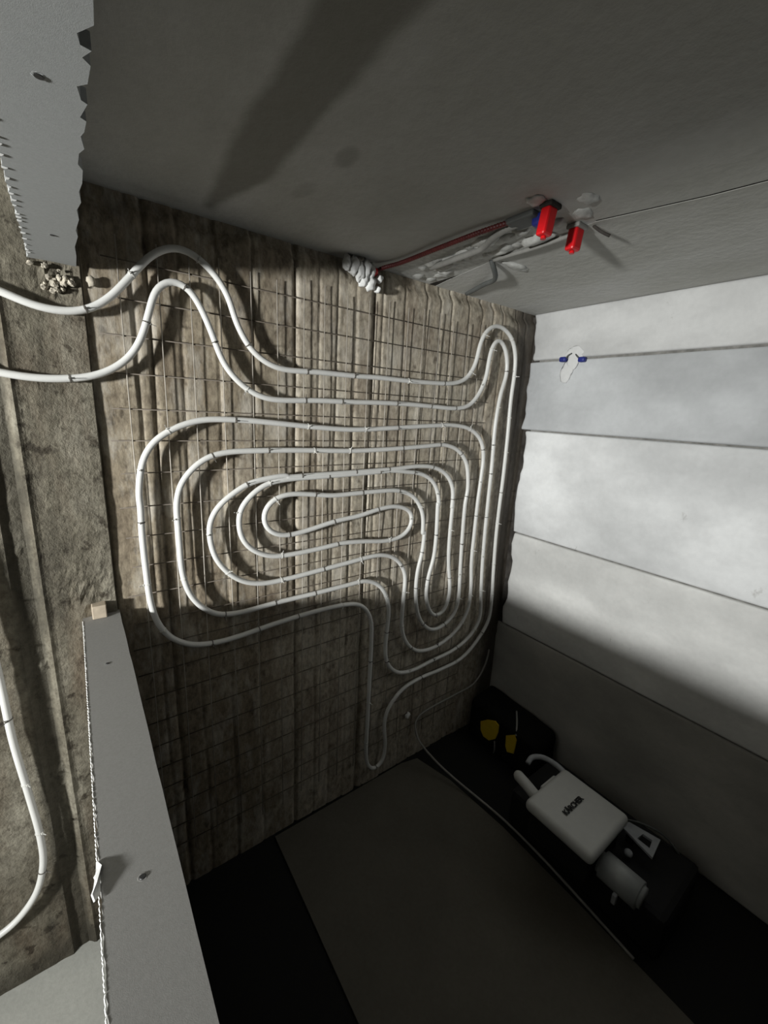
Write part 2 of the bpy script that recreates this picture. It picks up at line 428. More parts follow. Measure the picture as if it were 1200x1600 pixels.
# metres measured on the walls, floor and boards: (x, z) on the back wall, (x, y) on level surfaces
PTS = {
 'cable_drop': [[-0.5087,-0.012,0.2326],[-0.5431,-0.02,0.2118],[-0.5493,-0.03,0.1847],[-0.5519,-0.055,0.1486],[-0.5243,-0.11,0.0935],[-0.489,-0.19,0.0471]],
 'loop': [[-1.8562,1.7851],[-1.7941,1.7652],[-1.7426,1.75],[-1.6868,1.731],[-1.6176,1.7341],[-1.5692,1.7642],[-1.5162,1.8248],[-1.4749,1.8741],[-1.434,1.9008],[-1.3931,1.9013],[-1.3441,1.871],[-1.3092,1.8261],[-1.286,1.7577],[-1.2457,1.6969],[-1.1834,1.6639],[-1.044,1.6632],[-0.9079,1.6641],[-0.8332,1.6666],[-0.7253,1.6663],[-0.5917,1.6689],[-0.478,1.6773],[-0.4199,1.6989],[-0.378,1.7527],[-0.3587,1.8365],[-0.3291,1.8839],[-0.2854,1.9065],[-0.231,1.9041],[-0.1739,1.8729],[-0.1403,1.8149],[-0.1318,1.7393],[-0.1357,1.6478],[-0.1285,1.4654],[-0.1265,1.2735],[-0.1283,1.2001],[-0.1277,1.0335],[-0.1165,0.8578],[-0.1044,0.7101],[-0.1106,0.59],[-0.1861,0.4984],[-0.2766,0.4431],[-0.4134,0.4312],[-0.5411,0.4339],[-0.6385,0.4154],[-0.705,0.3573],[-0.7237,0.2879],[-0.7115,0.1669],[-0.7258,0.0927],[-0.7667,0.0788],[-0.8004,0.1199],[-0.8118,0.1921],[-0.8113,0.3454],[-0.8111,0.5483],[-0.8114,0.7027],[-0.8165,0.7861],[-0.8348,0.8311],[-0.8677,0.8659],[-0.9025,0.8787],[-1.0322,0.8877],[-1.2036,0.8818],[-1.3055,0.8729],[-1.376,0.8722],[-1.4414,0.8851],[-1.4892,0.9187],[-1.5211,0.9718],[-1.5352,1.041],[-1.5392,1.1363],[-1.5407,1.2356],[-1.5385,1.3099],[-1.5403,1.3182],[-1.535,1.37],[-1.5232,1.4208],[-1.5036,1.4536],[-1.4644,1.4851],[-1.4151,1.507],[-1.3761,1.5162],[-1.3109,1.5181],[-1.2411,1.5158],[-1.1462,1.5092],[-1.0415,1.502],[-0.9255,1.4976],[-0.7627,1.5056],[-0.5759,1.5177],[-0.4583,1.5215],[-0.3652,1.5065],[-0.3011,1.4651],[-0.2747,1.4052],[-0.274,1.31],[-0.2794,1.2127],[-0.2806,1.0545],[-0.2798,0.9312],[-0.2645,0.8007],[-0.2662,0.7136],[-0.3022,0.6343],[-0.3861,0.5791],[-0.4812,0.5611],[-0.5641,0.5755],[-0.6267,0.6289],[-0.6604,0.7035],[-0.6659,0.7754],[-0.6612,0.8885],[-0.6641,0.9486],[-0.7008,1.0064],[-0.7407,1.0332],[-0.7945,1.0471],[-0.8642,1.0456],[-0.9086,1.0422],[-1.0344,1.0346],[-1.1485,1.0278],[-1.2272,1.0282],[-1.2906,1.0469],[-1.3357,1.0853],[-1.3669,1.1349],[-1.3787,1.1864],[-1.3784,1.2371],[-1.363,1.2718],[-1.3363,1.2988],[-1.3094,1.3172],[-1.2728,1.34],[-1.2164,1.3531],[-1.1469,1.3591],[-1.1538,1.3555],[-1.0393,1.3563],[-0.8779,1.3592],[-0.7313,1.3633],[-0.641,1.3688],[-0.5513,1.3613],[-0.4786,1.3268],[-0.4379,1.2658],[-0.4363,1.1788],[-0.433,1.2256],[-0.4324,1.0367],[-0.423,0.9329],[-0.4054,0.8483],[-0.4049,0.7819],[-0.4354,0.7225],[-0.4875,0.7213],[-0.5288,0.7794],[-0.5417,0.8305],[-0.5367,0.9078],[-0.5156,0.9886],[-0.5113,1.0861],[-0.5167,1.2254],[-0.51,1.1927],[-0.5183,1.2521],[-0.5542,1.3086],[-0.6228,1.3416],[-0.6932,1.3501],[-0.7307,1.3559],[-0.8776,1.3533],[-1.0392,1.3498],[-1.1484,1.3475],[-1.147,1.3445],[-1.2167,1.3366],[-1.2646,1.3045],[-1.2931,1.2695],[-1.2983,1.2465],[-1.2955,1.1935],[-1.2687,1.1479],[-1.2105,1.114],[-1.1481,1.1076],[-1.0356,1.111],[-0.9509,1.1166],[-0.8667,1.1103],[-0.7522,1.0968],[-0.6799,1.11],[-0.6469,1.1499],[-0.6549,1.1945],[-0.7212,1.2239],[-0.7986,1.2218],[-0.8851,1.2059],[-0.9764,1.1981],[-1.0913,1.1776],[-1.1549,1.1722],[-1.1987,1.1853],[-1.2257,1.2191],[-1.2239,1.2582],[-1.1973,1.2869],[-1.1486,1.3013],[-1.0685,1.2952],[-0.9947,1.2856],[-0.9092,1.2861],[-0.8172,1.2865],[-0.7094,1.2807],[-0.6365,1.2459],[-0.5909,1.1742],[-0.5856,1.0901],[-0.5781,1.117],[-0.5812,1.0223],[-0.5979,0.9506],[-0.6003,0.8519],[-0.58,0.7525],[-0.5343,0.683],[-0.4801,0.6506],[-0.4173,0.6581],[-0.3613,0.6944],[-0.3414,0.7582],[-0.347,0.8857],[-0.3545,1.025],[-0.3571,1.2192],[-0.3502,1.2529],[-0.3569,1.3142],[-0.3749,1.3745],[-0.4279,1.424],[-0.5014,1.4465],[-0.6005,1.4423],[-0.7578,1.4339],[-0.923,1.4294],[-1.0405,1.432],[-1.1466,1.4343],[-1.2197,1.4343],[-1.3311,1.4302],[-1.381,1.4153],[-1.4222,1.3809],[-1.4473,1.3444],[-1.4582,1.2899],[-1.4576,1.2683],[-1.4569,1.1979],[-1.454,1.1016],[-1.4373,1.0364],[-1.406,0.9895],[-1.3677,0.9603],[-1.3031,0.9499],[-1.2026,0.9539],[-1.0332,0.955],[-0.9054,0.9575],[-0.8603,0.9588],[-0.8167,0.9454],[-0.7745,0.9136],[-0.7464,0.8636],[-0.7339,0.801],[-0.7377,0.7261],[-0.7401,0.6257],[-0.7181,0.5582],[-0.6643,0.5075],[-0.5862,0.4898],[-0.4851,0.497],[-0.3321,0.508],[-0.2308,0.5498],[-0.1791,0.6183],[-0.1878,0.739],[-0.2002,0.8739],[-0.2091,1.0447],[-0.2117,1.2071],[-0.213,1.3627],[-0.2197,1.5254],[-0.2064,1.6564],[-0.1842,1.7346],[-0.1927,1.7966],[-0.2197,1.8425],[-0.2559,1.8601],[-0.2838,1.8404],[-0.3005,1.7847],[-0.3069,1.7176],[-0.3389,1.6479],[-0.388,1.6009],[-0.4577,1.5856],[-0.5831,1.5868],[-0.7121,1.5888],[-0.8221,1.5874],[-0.9288,1.5838],[-1.0428,1.582],[-1.2143,1.5794],[-1.274,1.6059],[-1.3222,1.6566],[-1.3505,1.73],[-1.3775,1.7918],[-1.4043,1.8263],[-1.4371,1.832],[-1.4665,1.8099],[-1.4876,1.7519],[-1.5044,1.7013],[-1.5296,1.6564],[-1.5635,1.6251],[-1.6075,1.6032],[-1.6705,1.5925],[-1.7229,1.5919],[-1.7616,1.5972],[-1.8155,1.6063],[-1.8875,1.6266]],
 'loop_left': [[-1.8894,1.4476],[-1.8653,1.2371],[-1.8494,1.0572],[-1.8436,0.9103],[-1.8416,0.771],[-1.8316,0.6068],[-1.8246,0.4719],[-1.8284,0.3797],[-1.8551,0.2919],[-1.9059,0.2365],[-1.9441,0.2233],[-2.0272,0.2005]],
 'cable_wall': [[-0.0675,0.4162],[-0.0731,0.3678],[-0.0943,0.3145],[-0.1515,0.2546],[-0.2764,0.2441],[-0.4498,0.2396],[-0.5087,0.2326]],
 'cable_floor': [[-0.4327,-0.4644],[-0.4357,-0.6367],[-0.4472,-0.7765],[-0.4655,-0.9564]],
 'head': [[-1.6155,-0.7853],[-1.615,-0.7742],[-1.6137,-0.75],[-1.6236,-0.7336],[-1.6214,-0.7221],[-1.614,-0.7208],[-1.6198,-0.7079],[-1.614,-0.7018],[-1.6153,-0.6751],[-1.6227,-0.6656],[-1.6193,-0.6466],[-1.6144,-0.6436],[-1.6195,-0.6163],[-1.6144,-0.6128],[-1.6155,-0.5904],[-1.6183,-0.5789],[-1.6146,-0.5532],[-1.6191,-0.5388],[-1.6197,-0.5108],[-1.6147,-0.4975],[-1.6145,-0.4589],[-1.6173,-0.4278],[-1.6143,-0.3914],[-1.6187,-0.3572],[-1.6155,-0.3176],[-1.6189,-0.2614],[-1.6156,-0.2293],[-1.6193,-0.1602],[-1.6161,-0.1037],[-1.6154,-0.0188],[-1.6564,-0.022],[-1.6948,-0.0171]],
 'headleft': [[-1.6929,-0.1668],[-1.6914,-0.3112],[-1.6929,-0.3874],[-1.6955,-0.4244]],
 'headscrew': [[-1.649,-0.6589],[-1.6501,-0.2069]],
 'sillend': [[-1.6817,-0.0147],[-1.634,0.0008],[-1.6216,-0.0066],[-1.604,-0.0016]],
 'sillmisc': [[-1.605,-0.9154],[-1.6797,-0.8632],[-1.6046,-0.0142],[-1.6808,-0.012],[-1.6843,-0.7292],[-1.6457,-0.2571],[-1.6421,-0.7461]]}

Y_FAR = -2.6          # how far the room is built towards and behind the viewer
H = 2.0

# ------------------------------------------------------------------ structure
def ground(name, x0, x1, m):
    return structure(link(name, bm_mesh(name, box_bm(x0, x1, Y_FAR, 0.06, -0.08, 0.0)), m))
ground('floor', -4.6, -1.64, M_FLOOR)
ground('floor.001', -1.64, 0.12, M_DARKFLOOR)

# back wall: one continuous cast surface; boards of uneven depth leave vertical marks
def back_wall():
    xs = np.concatenate([np.arange(-1.607, 0.062, 0.0045)])
    zs = np.arange(0.0, 2.0001, 0.0125)
    X, Z = np.meshgrid(xs, zs)
    edges = [-1.607]
    r = random.Random(11)
    while edges[-1] < 0.08:
        edges.append(edges[-1] + r.choice((0.055, 0.065, 0.075, 0.09, 0.10)))
    for e in (-1.485, -1.112, -0.975, -0.838):
        edges = [k for k in edges if abs(k - e) > 0.03] + [e]
    edges = np.array(sorted(edges))
    Xw = X + 0.004 * (vnoise(Z * 3, Z * 0 + 5) - 0.5)
    idx = np.searchsorted(edges, Xw)
    off = np.array([r.uniform(-0.0026, 0.0026) for _ in range(len(edges) + 2)])
    d = off[idx]
    near = np.min(np.abs(Xw[..., None] - edges), axis=-1)
    d = d - 0.004 * np.exp(-(near / 0.004) ** 2)
    deep = np.exp(-((Xw + 0.838) / 0.010) ** 2) * 0.013 + np.exp(-((Xw + 1.112) / 0.006) ** 2) * 0.008 + np.exp(-((Xw + 1.485) / 0.007) ** 2) * 0.010
    d = d - deep * np.clip(0.6 + 1.6 * fbm(Xw * 3, Z * 4), 0.2, 1.3)
    right = np.clip((X + 1.15) / 0.25, 0.25, 1.0)
    d = d + right * 0.0045 * fbm(X * 26, Z * 3, 4) + 0.007 * fbm(X * 5 + 9, Z * 4, 4) + 0.002 * fbm(X * 60, Z * 22, 3)
    # ragged top against the ceiling
    d = d - 0.02 * np.clip((Z - 1.955 - 0.06 * fbm(X * 9, Z * 0)) / 0.03, 0, 1)
    V = np.stack([X, -d, Z], -1).reshape(-1, 3)
    nz, nx = X.shape
    F = [(a * nx + b, a * nx + b + 1, (a + 1) * nx + b + 1, (a + 1) * nx + b) for a in range(nz - 1) for b in range(nx - 1)]
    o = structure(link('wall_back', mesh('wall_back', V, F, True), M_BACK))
    # backing so the wall has a thickness
    link('wall_core', bm_mesh('wall_core', box_bm(-4.6, 0.12, 0.035, 0.2, 0, 2.1)), M_MORTAR, o)
    # proud, smoother part in the neighbouring room
    xs = np.concatenate([np.arange(-4.6, -2.3, 0.05), np.arange(-2.3, -1.6045, 0.006), [-1.604, -1.6035, -1.603]])
    zs = np.arange(0.0, 2.0001, 0.0125)
    X, Z = np.meshgrid(xs, zs)
    d = 0.010 + 0.006 * fbm(X * 8, Z * 5, 4) + 0.004 * fbm(X * 40, Z * 30, 3)
    chan = np.clip((X + 1.800) / 0.008, 0, 1) * np.clip((-1.756 - X) / 0.008, 0, 1)
    d = d - 0.010 * chan * np.clip(1.4 + 2.0 * fbm(X * 2, Z * 3), 0.3, 1)
    d = d + 0.012 * np.clip(fbm(X * 26 + 4, Z * 26, 3) - 0.12, 0, 1) * chan * 3
    d = d + 0.005 * np.exp(-((X + 1.748) / 0.006) ** 2)
    patch = np.exp(-(((X + 1.648) / 0.035) ** 2 + ((Z - 1.79) / 0.035) ** 2))
    d = d + patch * (0.03 * fbm(X * 70, Z * 70, 3) - 0.008)
    patch = np.exp(-(((X + 1.66) / 0.05) ** 2 + ((Z - 1.09) / 0.06) ** 2))
    d = d + patch * (0.022 * fbm(X * 60, Z * 60, 3))
    d[X > -1.6042] = -0.02
    V = np.stack([X, -d, Z], -1).reshape(-1, 3)
    nz, nx = X.shape
    F = [(a * nx + b, a * nx + b + 1, (a + 1) * nx + b + 1, (a + 1) * nx + b) for a in range(nz - 1) for b in range(nx - 1)]
    structure(link('wall_back.001', mesh('wall_back.001', V, F, False), M_LEFT))
back_wall()

# right wall: long pale blocks laid in rows with recessed joints
wall_right = structure(empty('wall_right', (0.0, 0.0, 0.0)))
def block(z0, z1, ystart, base, seed, lean, proud):
    ys = np.concatenate([np.linspace(ystart, ystart - 0.25, 50), np.linspace(ystart - 0.25, Y_FAR, 70)[1:]])
    zs = np.concatenate([[z0], z0 + np.array([0.002, 0.005, 0.010]), np.linspace(z0, z1, 18)[1:-1], z1 - np.array([0.010, 0.005, 0.002]), [z1]])
    Yg, Zg = np.meshgrid(ys, zs)
    e = np.minimum(Zg - z0, z1 - Zg)
    wob = 0.004 * (0.5 + fbm(Yg * 14 + seed * 5, Zg * 3, 4) * 2)
    ez = np.clip(e / (0.006 + np.clip(wob, 0, 0.01)), 0, 1)
    ey = np.clip((ystart - Yg) / 0.014, 0, 1)
    rnd = lambda t: np.sqrt(np.clip(1 - (1 - t) ** 2, 0, 1))
    t = (Zg - z0) / (z1 - z0)
    x = -proud + lean * (t - 0.5) + 0.010 * (1 - rnd(ez)) + 0.014 * (1 - rnd(ey)) + 0.006 * fbm(Yg * 2.2 + seed, Zg * 3 + seed, 3)
    shift = 0.045 * fbm(Zg * 14 + seed * 7, Zg * 0 + seed, 4) * np.exp(-(ystart - Yg) / 0.06)
    V = np.stack([x, Yg + shift, Zg], -1).reshape(-1, 3).tolist()
    nz, ny = Yg.shape
    F = [(a * ny + b, a * ny + b + 1, (a + 1) * ny + b + 1, (a + 1) * ny + b) for a in range(nz - 1) for b in range(ny - 1)]
    ring = [b for b in range(ny)] + [a * ny + ny - 1 for a in range(1, nz)] + [(nz - 1) * ny + b for b in range(ny - 2, -1, -1)] + [a * ny for a in range(nz - 2, 0, -1)]
    base_i = len(V)
    for i in ring:
        V.append([0.10, V[i][1], V[i][2]])
    n = len(ring)
    for i in range(n):
        F.append((ring[i], ring[(i + 1) % n], base_i + (i + 1) % n, base_i + i))
    F.append(tuple(base_i + i for i in range(n))[::-1])
    me = mesh('block', V, F)
    bm = bmesh.new(); bm.from_mesh(me); bmesh.ops.recalc_face_normals(bm, faces=bm.faces); bm.to_mesh(me); bm.free()
    me.polygons.foreach_set('use_smooth', [True] * len(me.polygons))
    me.set_sharp_from_angle(angle=math.radians(50))
    return link('block', me, block_mat('block_face_%d' % seed, base, seed), wall_right)
block(1.808, 2.000, -0.004, (0.56, 0.56, 0.55), 1, 0.004, 0.000)
block(1.512, 1.803, -0.004, (0.50, 0.51, 0.515), 2, 0.012, 0.002)
block(1.033, 1.507, -0.022, (0.74, 0.745, 0.74), 3, 0.002, 0.004)
block(0.553, 1.028, -0.030, (0.72, 0.715, 0.69), 4, 0.000, 0.002)
block(0.000, 0.548, 0.012, (0.42, 0.405, 0.37), 5, 0.000, 0.000)
link('mortar', bm_mesh('mortar', box_bm(0.006, 0.09, Y_FAR, -0.045, 0.01, 1.99)), M_JOINT, wall_right)
link('mortar', bm_mesh('mortar', box_bm(0.012, 0.09, -0.045, 0.03, 0.01, 1.99)), M_MORTAR, wall_right)

# ceiling: planks with joints running away from the viewer
ceiling = structure(empty('ceiling', (0, 0, H)))
def plank(outline):
    o = link('ceiling_plank', bm_mesh('ceiling_plank', prism(outline, H, H + 0.12)), M_CEIL, ceiling)
    o.matrix_parent_inverse = ceiling.matrix_world.inverted()
    return o
J = [(0.06, -0.560), (-0.05, -0.585), (-0.36, -0.640), (-0.50, -0.645), (-0.60, -0.655), (-0.80, -0.605), (-1.0, -0.575), (Y_FAR, -0.50)]
plank([(-4.6, 0.06), (-2.015, 0.06), (-2.015, Y_FAR), (-4.6, Y_FAR)])
plank([(-2.01, 0.06), (-0.79, 0.06), (-0.78, -0.25), (-0.765, -0.50), (-0.70, -0.55)] + [(x - 0.008, y) for y, x in J[4:]] + [(-2.01, Y_FAR)])
plank([(x, y) for y, x in J] + [(0.13, Y_FAR), (0.13, 0.06)])
link('joint_filler', bm_mesh('joint_filler', box_bm(-4.6, 0.13, Y_FAR, 0.06, H + 0.001, H + 0.2)), M_MORTAR, ceiling).matrix_parent_inverse = ceiling.matrix_world.inverted()
link('slot_filler', bm_mesh('slot_filler', box_bm(-0.800, -0.60, -0.60, 0.05, H + 0.0005, H + 0.1)), M_FILLC, ceiling).matrix_parent_inverse = ceiling.matrix_world.inverted()

# partition: low wall under the opening and the piece above it
structure(link('wall_left', bm_mesh('wall_left', box_bm(-1.676, -1.608, Y_FAR, -0.016, 0.0, 1.0155)), M_BOARD2))
structure(link('wall_left.001', bm_mesh('wall_left.001', box_bm(-1.684, -1.624, Y_FAR, -0.026, 1.8345, 2.0)), M_BOARD))
# unseen partition end behind the viewer, added to cut light on the block wall
structure(link('wall_added_light_stop', bm_mesh('wall_added_light_stop', box_bm(-1.684, -1.606, Y_FAR, -1.42, 1.029, 1.821)), M_BOARD2))

# ------------------------------------------------------------------ boards lining the opening
rough = random.Random(3)
def jag(x0, y0, x1, y1, step, amp):
    n = int(abs(y1 - y0) / step)
    return [(x0 + (x1 - x0) * i / n + rough.uniform(-amp, amp), y0 + (y1 - y0) * i / n) for i in range(1, n)]
head = PTS['head']
xl = -1.692
out = [(-1.6165, Y_FAR)] + jag(-1.6165, Y_FAR, -1.6155, -0.80, 0.02, 0.004) + [tuple(p) for p in head[1:]] + jag(xl, -0.02, xl, Y_FAR, 0.012, 0.0018) + [(xl, Y_FAR)]
head_board = link('head_board', bm_mesh('head_board', prism(out, 1.822, 1.8345)), M_BOARD)
tag(head_board, 'grey plasterboard strip with a saw-bitten edge lining the top of the opening', 'plasterboard')
# torn paper flags along its lit edge
bm = bmesh.new()
yy = -0.06
while yy > -0.80:
    w = rough.uniform(0.004, 0.008); l = rough.uniform(0.003, 0.006)
    a = [bm.verts.new(p) for p in ((xl - 0.001, yy, 1.8215), (xl - 0.001, yy - w, 1.8215), (xl + l, yy - w * 0.9, 1.8213), (xl + l * 0.5, yy - w * 0.2, 1.8212))]
    a2 = [bm.verts.new(v.co + Vector((0, 0, -0.0008))) for v in a]
    bm.faces.new(a); bm.faces.new(a2[::-1])
    for i in range(4):
        bm.faces.new((a[i], a2[i], a2[(i + 1) % 4], a[(i + 1) % 4]))
    yy -= rough.uniform(0.014, 0.04)
o = link('torn_paper', bm_mesh('torn_paper', bm), M_PAPER, head_board)
o['kind'] = 'stuff'; o['label'] = 'white torn paper tufts'

def screw(parent, x, y, z, up, dimple=0.006):
    """sunk drywall screw: dark countersunk head in a little torn crater"""
    s = 1 if up else -1
    bm = bmesh.new()
    bmesh.ops.create_cone(bm, cap_ends=True, segments=12, radius1=0.0036, radius2=0.0030, depth=0.0010, matrix=Matrix.Translation((x, y, z + s * 0.0006)))
    o = link('screw', bm_mesh('screw', bm), M_HOLE, parent)
    v, f = [], []
    n = 14
    for k in range(n):
        a = 2 * math.pi * k / n
        for r, h in ((0.0036, 0.0002), (0.0044, 0.0004 * rough.uniform(0.1, 1.2)), (0.0056, 0.0001)):
            v.append((x + r * math.cos(a) * rough.uniform(0.9, 1.1), y + r * math.sin(a), z + s * h))
    for k in range(n):
        for j in range(2):
            a, b = k * 3 + j, ((k + 1) % n) * 3 + j
            f.append((a, a + 1, b + 1, b))
    link('crater', mesh('crater', v, f), parent.data.materials[0], o)
for x, y in PTS['headscrew']:
    screw(head_board, x, y, 1.822, False)

se = PTS['sillend']
out = [(-1.603, Y_FAR)] + jag(-1.603, Y_FAR, -1.6045, -0.03, 0.05, 0.0005) + [tuple(p) for p in se[::-1]] + jag(-1.681, -0.03, -1.684, Y_FAR, 0.006, 0.0012) + [(-1.684, Y_FAR)]
sill_board = link('sill_board', bm_mesh('sill_board', prism(out, 1.0155, 1.028)), M_BOARD2)
tag(sill_board, 'grey plasterboard strip lying along the top of the low partition as its sill', 'plasterboard')
for x, y in PTS['sillmisc'][5:7]:
    screw(sill_board, x, y, 1.028, True)
# frayed paper along the lit edge
bm = bmesh.new()
yy = -0.03
while yy > -1.3:
    l = rough.uniform(0.0001, 0.0004); w = rough.uniform(0.004, 0.010)
    x = -1.6815 - 0.002 * (-yy)
    a = [bm.verts.new(p) for p in ((x, yy, 1.0285), (x, yy - w, 1.0285), (x - 0.0005, yy - w * 0.7, 1.0285 + l), (x - 0.0008, yy - w * 0.3, 1.0285 + l * 0.7))]
    a2 = [bm.verts.new(v.co + Vector((-0.0007, 0, -0.0007))) for v in a]
    bm.faces.new(a); bm.faces.new(a2[::-1])
    for i in range(4):
        bm.faces.new((a[i], a2[i], a2[(i + 1) % 4], a[(i + 1) % 4]))
    yy -= w * rough.uniform(0.8, 1.3)
o = link('frayed_paper', bm_mesh('frayed_paper', bm), M_PAPER, sill_board)
o['kind'] = 'stuff'; o['label'] = 'white frayed paper along the lit edge'
# one larger torn flap
bm = bmesh.new()
px, py = PTS['sillmisc'][4]
shape = [(0.000, 0.030, 0.001), (0.004, 0.020, 0.005), (-0.003, 0.010, 0.005), (-0.001, 0.001, 0.008), (-0.006, -0.010, 0.006), (-0.004, -0.018, 0.003), (0.001, -0.012, 0.001), (0.002, 0.012, 0.001)]
a = [bm.verts.new((px + x, py + y, 1.028 + 0.65 * z)) for x, y, z in shape]
a2 = [bm.verts.new(v.co + Vector((0.0015, 0, 0.0008))) for v in a]
bm.faces.new(a); bm.faces.new(a2[::-1])
for i in range(len(a)):
    bm.faces.new((a[i], a2[i], a2[(i + 1) % len(a)], a[(i + 1) % len(a)]))
o = link('torn_flap', bm_mesh('torn_flap', bm), M_PAPER, sill_board)
o['label'] = 'white torn paper flap curling up'

wood = link('wood_block', bm_mesh('wood_block', box_bm(-1.662, -1.632, -0.036, -0.004, 1.0285, 1.062, 0.002)), M_WOOD)
tag(wood, 'small pale wood block standing between the sill end and the concrete', 'wood block')

# ------------------------------------------------------------------ steel mesh on the back wall
steel = empty('steel_mesh', (-0.95, -0.012, 0.3))
tag(steel, 'thin rusty welded wire grid fixed flat on the concrete behind the looped pipe', 'mesh')
inv = steel.matrix_world.inverted()
def wire_mesh(length, vertical):
    n = 2
    p = [(0, 0, 0), (0, 0, length)] if vertical else [(0, 0, 0), (length, 0, 0)]
    v, f = tube(p, 0.0014, 6)
    return mesh('wire', v, f, True)
zlo, zhi = 0.14, 1.90
xlo, xhi = -1.575, -0.27
mv, mh = wire_mesh(zhi - zlo, True), wire_mesh(xhi - xlo, False)
mv.materials.append(M_WIRE_LIT); mh.materials.append(M_WIREH_SHADED)
wr = random.Random(5)
VX = []
x = -1.545
while x < -0.29:
    VX.append(x); x += 0.0755
for x in VX:
    w = bpy.data.objects.new('vertical_wire', mv); COL.objects.link(w)
    w.parent = steel; w.matrix_parent_inverse = inv
    w.location = (x + wr.uniform(-0.004, 0.004), -0.0098, zlo + wr.uniform(-0.01, 0.01))
    w.rotation_euler = (0, wr.uniform(-0.004, 0.004), 0)
HZ = []
z = 0.185
while z < 1.88:
    HZ.append(z); z += 0.0795
for z in HZ:
    w = bpy.data.objects.new('horizontal_wire', mh); COL.objects.link(w)
    w.parent = steel; w.matrix_parent_inverse = inv
    w.location = (xlo + wr.uniform(-0.01, 0.01), -0.0072, z + wr.uniform(-0.003, 0.003))
    w.rotation_euler = (0, wr.uniform(-0.003, 0.003), 0)

# ------------------------------------------------------------------ heating pipe
R_PIPE = 0.0079
def pipe(name, pts, label, off):
    p = smooth_path(spline([(x, off, z) for x, z in pts], 0.010), 6)
    v, f = tube(p, R_PIPE, 12)
    o = link(name, mesh(name, v, f, True), M_PIPE)
    tag(o, label, 'pipe')
    return o, p
loop, path = pipe('heating_pipe', PTS['loop'], 'white plastic heating pipe wound in a long spiral loop on the concrete wall', -0.026)
loop2, path2 = pipe('heating_pipe.001', PTS['loop_left'], 'white plastic pipe bend on the concrete left of the low partition', -0.032)

def ring_mesh():
    v, f = [], []
    n = 12
    prof = [(-0.0014, 0.0), (-0.0012, 0.0010), (0.0012, 0.0010), (0.0014, 0.0)]
    for k in range(n):
        a = 2 * math.pi * k / n
        for dx, dr in prof:
            r = R_PIPE + 0.0002 + dr
            v.append((dx, r * math.cos(a), r * math.sin(a)))
    for k in range(n):
        for j in range(3):
            a, b = k * 4 + j, ((k + 1) % n) * 4 + j
            f.append((a, b, b + 1, a + 1))
    me = mesh('cable_tie', v, f)
    return me
def tie_meshes(mat):
    me = ring_mesh()
    bm = bmesh.new(); bm.from_mesh(me)
    # locking head and cut tail
    hb = box_bm(-0.0022, 0.0022, -R_PIPE - 0.0035, -R_PIPE, -0.002, 0.002)
    tmp = bpy.data.meshes.new('t'); hb.to_mesh(tmp); hb.free(); bm.from_mesh(tmp)
    tb = box_bm(-0.0007, 0.0007, -R_PIPE - 0.014, -R_PIPE - 0.003, -0.0004, 0.0010)
    tb.to_mesh(tmp); tb.free(); bm.from_mesh(tmp)
    bm.to_mesh(me); bm.free()
    me.materials.append(mat)
    return me
tie_dark, tie_pale = tie_meshes(M_TIE), tie_meshes(M_CLEAR)
def tie(parent, p, i, dark):
    t = Vector(p[min(i + 1, len(p) - 1)] - p[max(i - 1, 0)]).normalized()
    y = Vector((0, 1, 0))
    w = t.cross(y).normalized()
    y = w.cross(t)
    roll = Matrix.Rotation(wr.uniform(-1.2, 1.2), 4, 'X')
    m = Matrix((t, y, w)).transposed().to_4x4() @ roll
    m.translation = Vector(p[i])
    o = bpy.data.objects.new('cable_tie', tie_dark if dark else tie_pale)
    COL.objects.link(o)
    o.parent = parent
    o.matrix_world = m
    return o
def ties(parent, p, spacing, inside):
    seg = np.concatenate([[0], np.cumsum(np.linalg.norm(np.diff(p, axis=0), axis=1))])
    s = 0.05
    while s < seg[-1]:
        i = int(np.searchsorted(seg, s))
        if inside(p[min(i, len(p) - 1)]):
            tie(parent, p, min(i, len(p) - 2), wr.random() < 0.6)
        s += spacing * wr.uniform(0.7, 1.3)
ties(loop, path, 0.17, lambda q: q[0] > -1.70)
ties(loop2, path2, 0.16, lambda q: True)

# ------------------------------------------------------------------ cable from the corner down to the floor
pts = [(x, -0.020, z) for x, z in PTS['cable_wall']] + [tuple(p) for p in PTS['cable_drop'][1:]] + [(x, y, 0.012) for x, y in PTS['cable_floor']]
p = smooth_path(spline(pts, 0.012), 5)
v, f = tube(p, 0.0046, 8)
cable = link('cable', mesh('cable', v, f, True), M_CABLE)
tag(cable, 'thin pale cable dropping from the dark corner and lying along the floor sheet', 'cable')

# pale sheet on the dark floor
sheet = link('floor_sheet', bm_mesh('floor_sheet', prism([(-1.200, -0.012), (-0.60, -0.012), (-0.52, -0.030), (-0.475, -0.20), (-0.455, -0.47), (-0.46, -0.80), (-0.50, -1.9), (-1.215, -1.9), (-1.209, -0.6)], 0.0, 0.006)), M_SHEET)
tag(sheet, 'large pale sheet lying flat on the dark floor below the looped pipe', 'floor sheet')

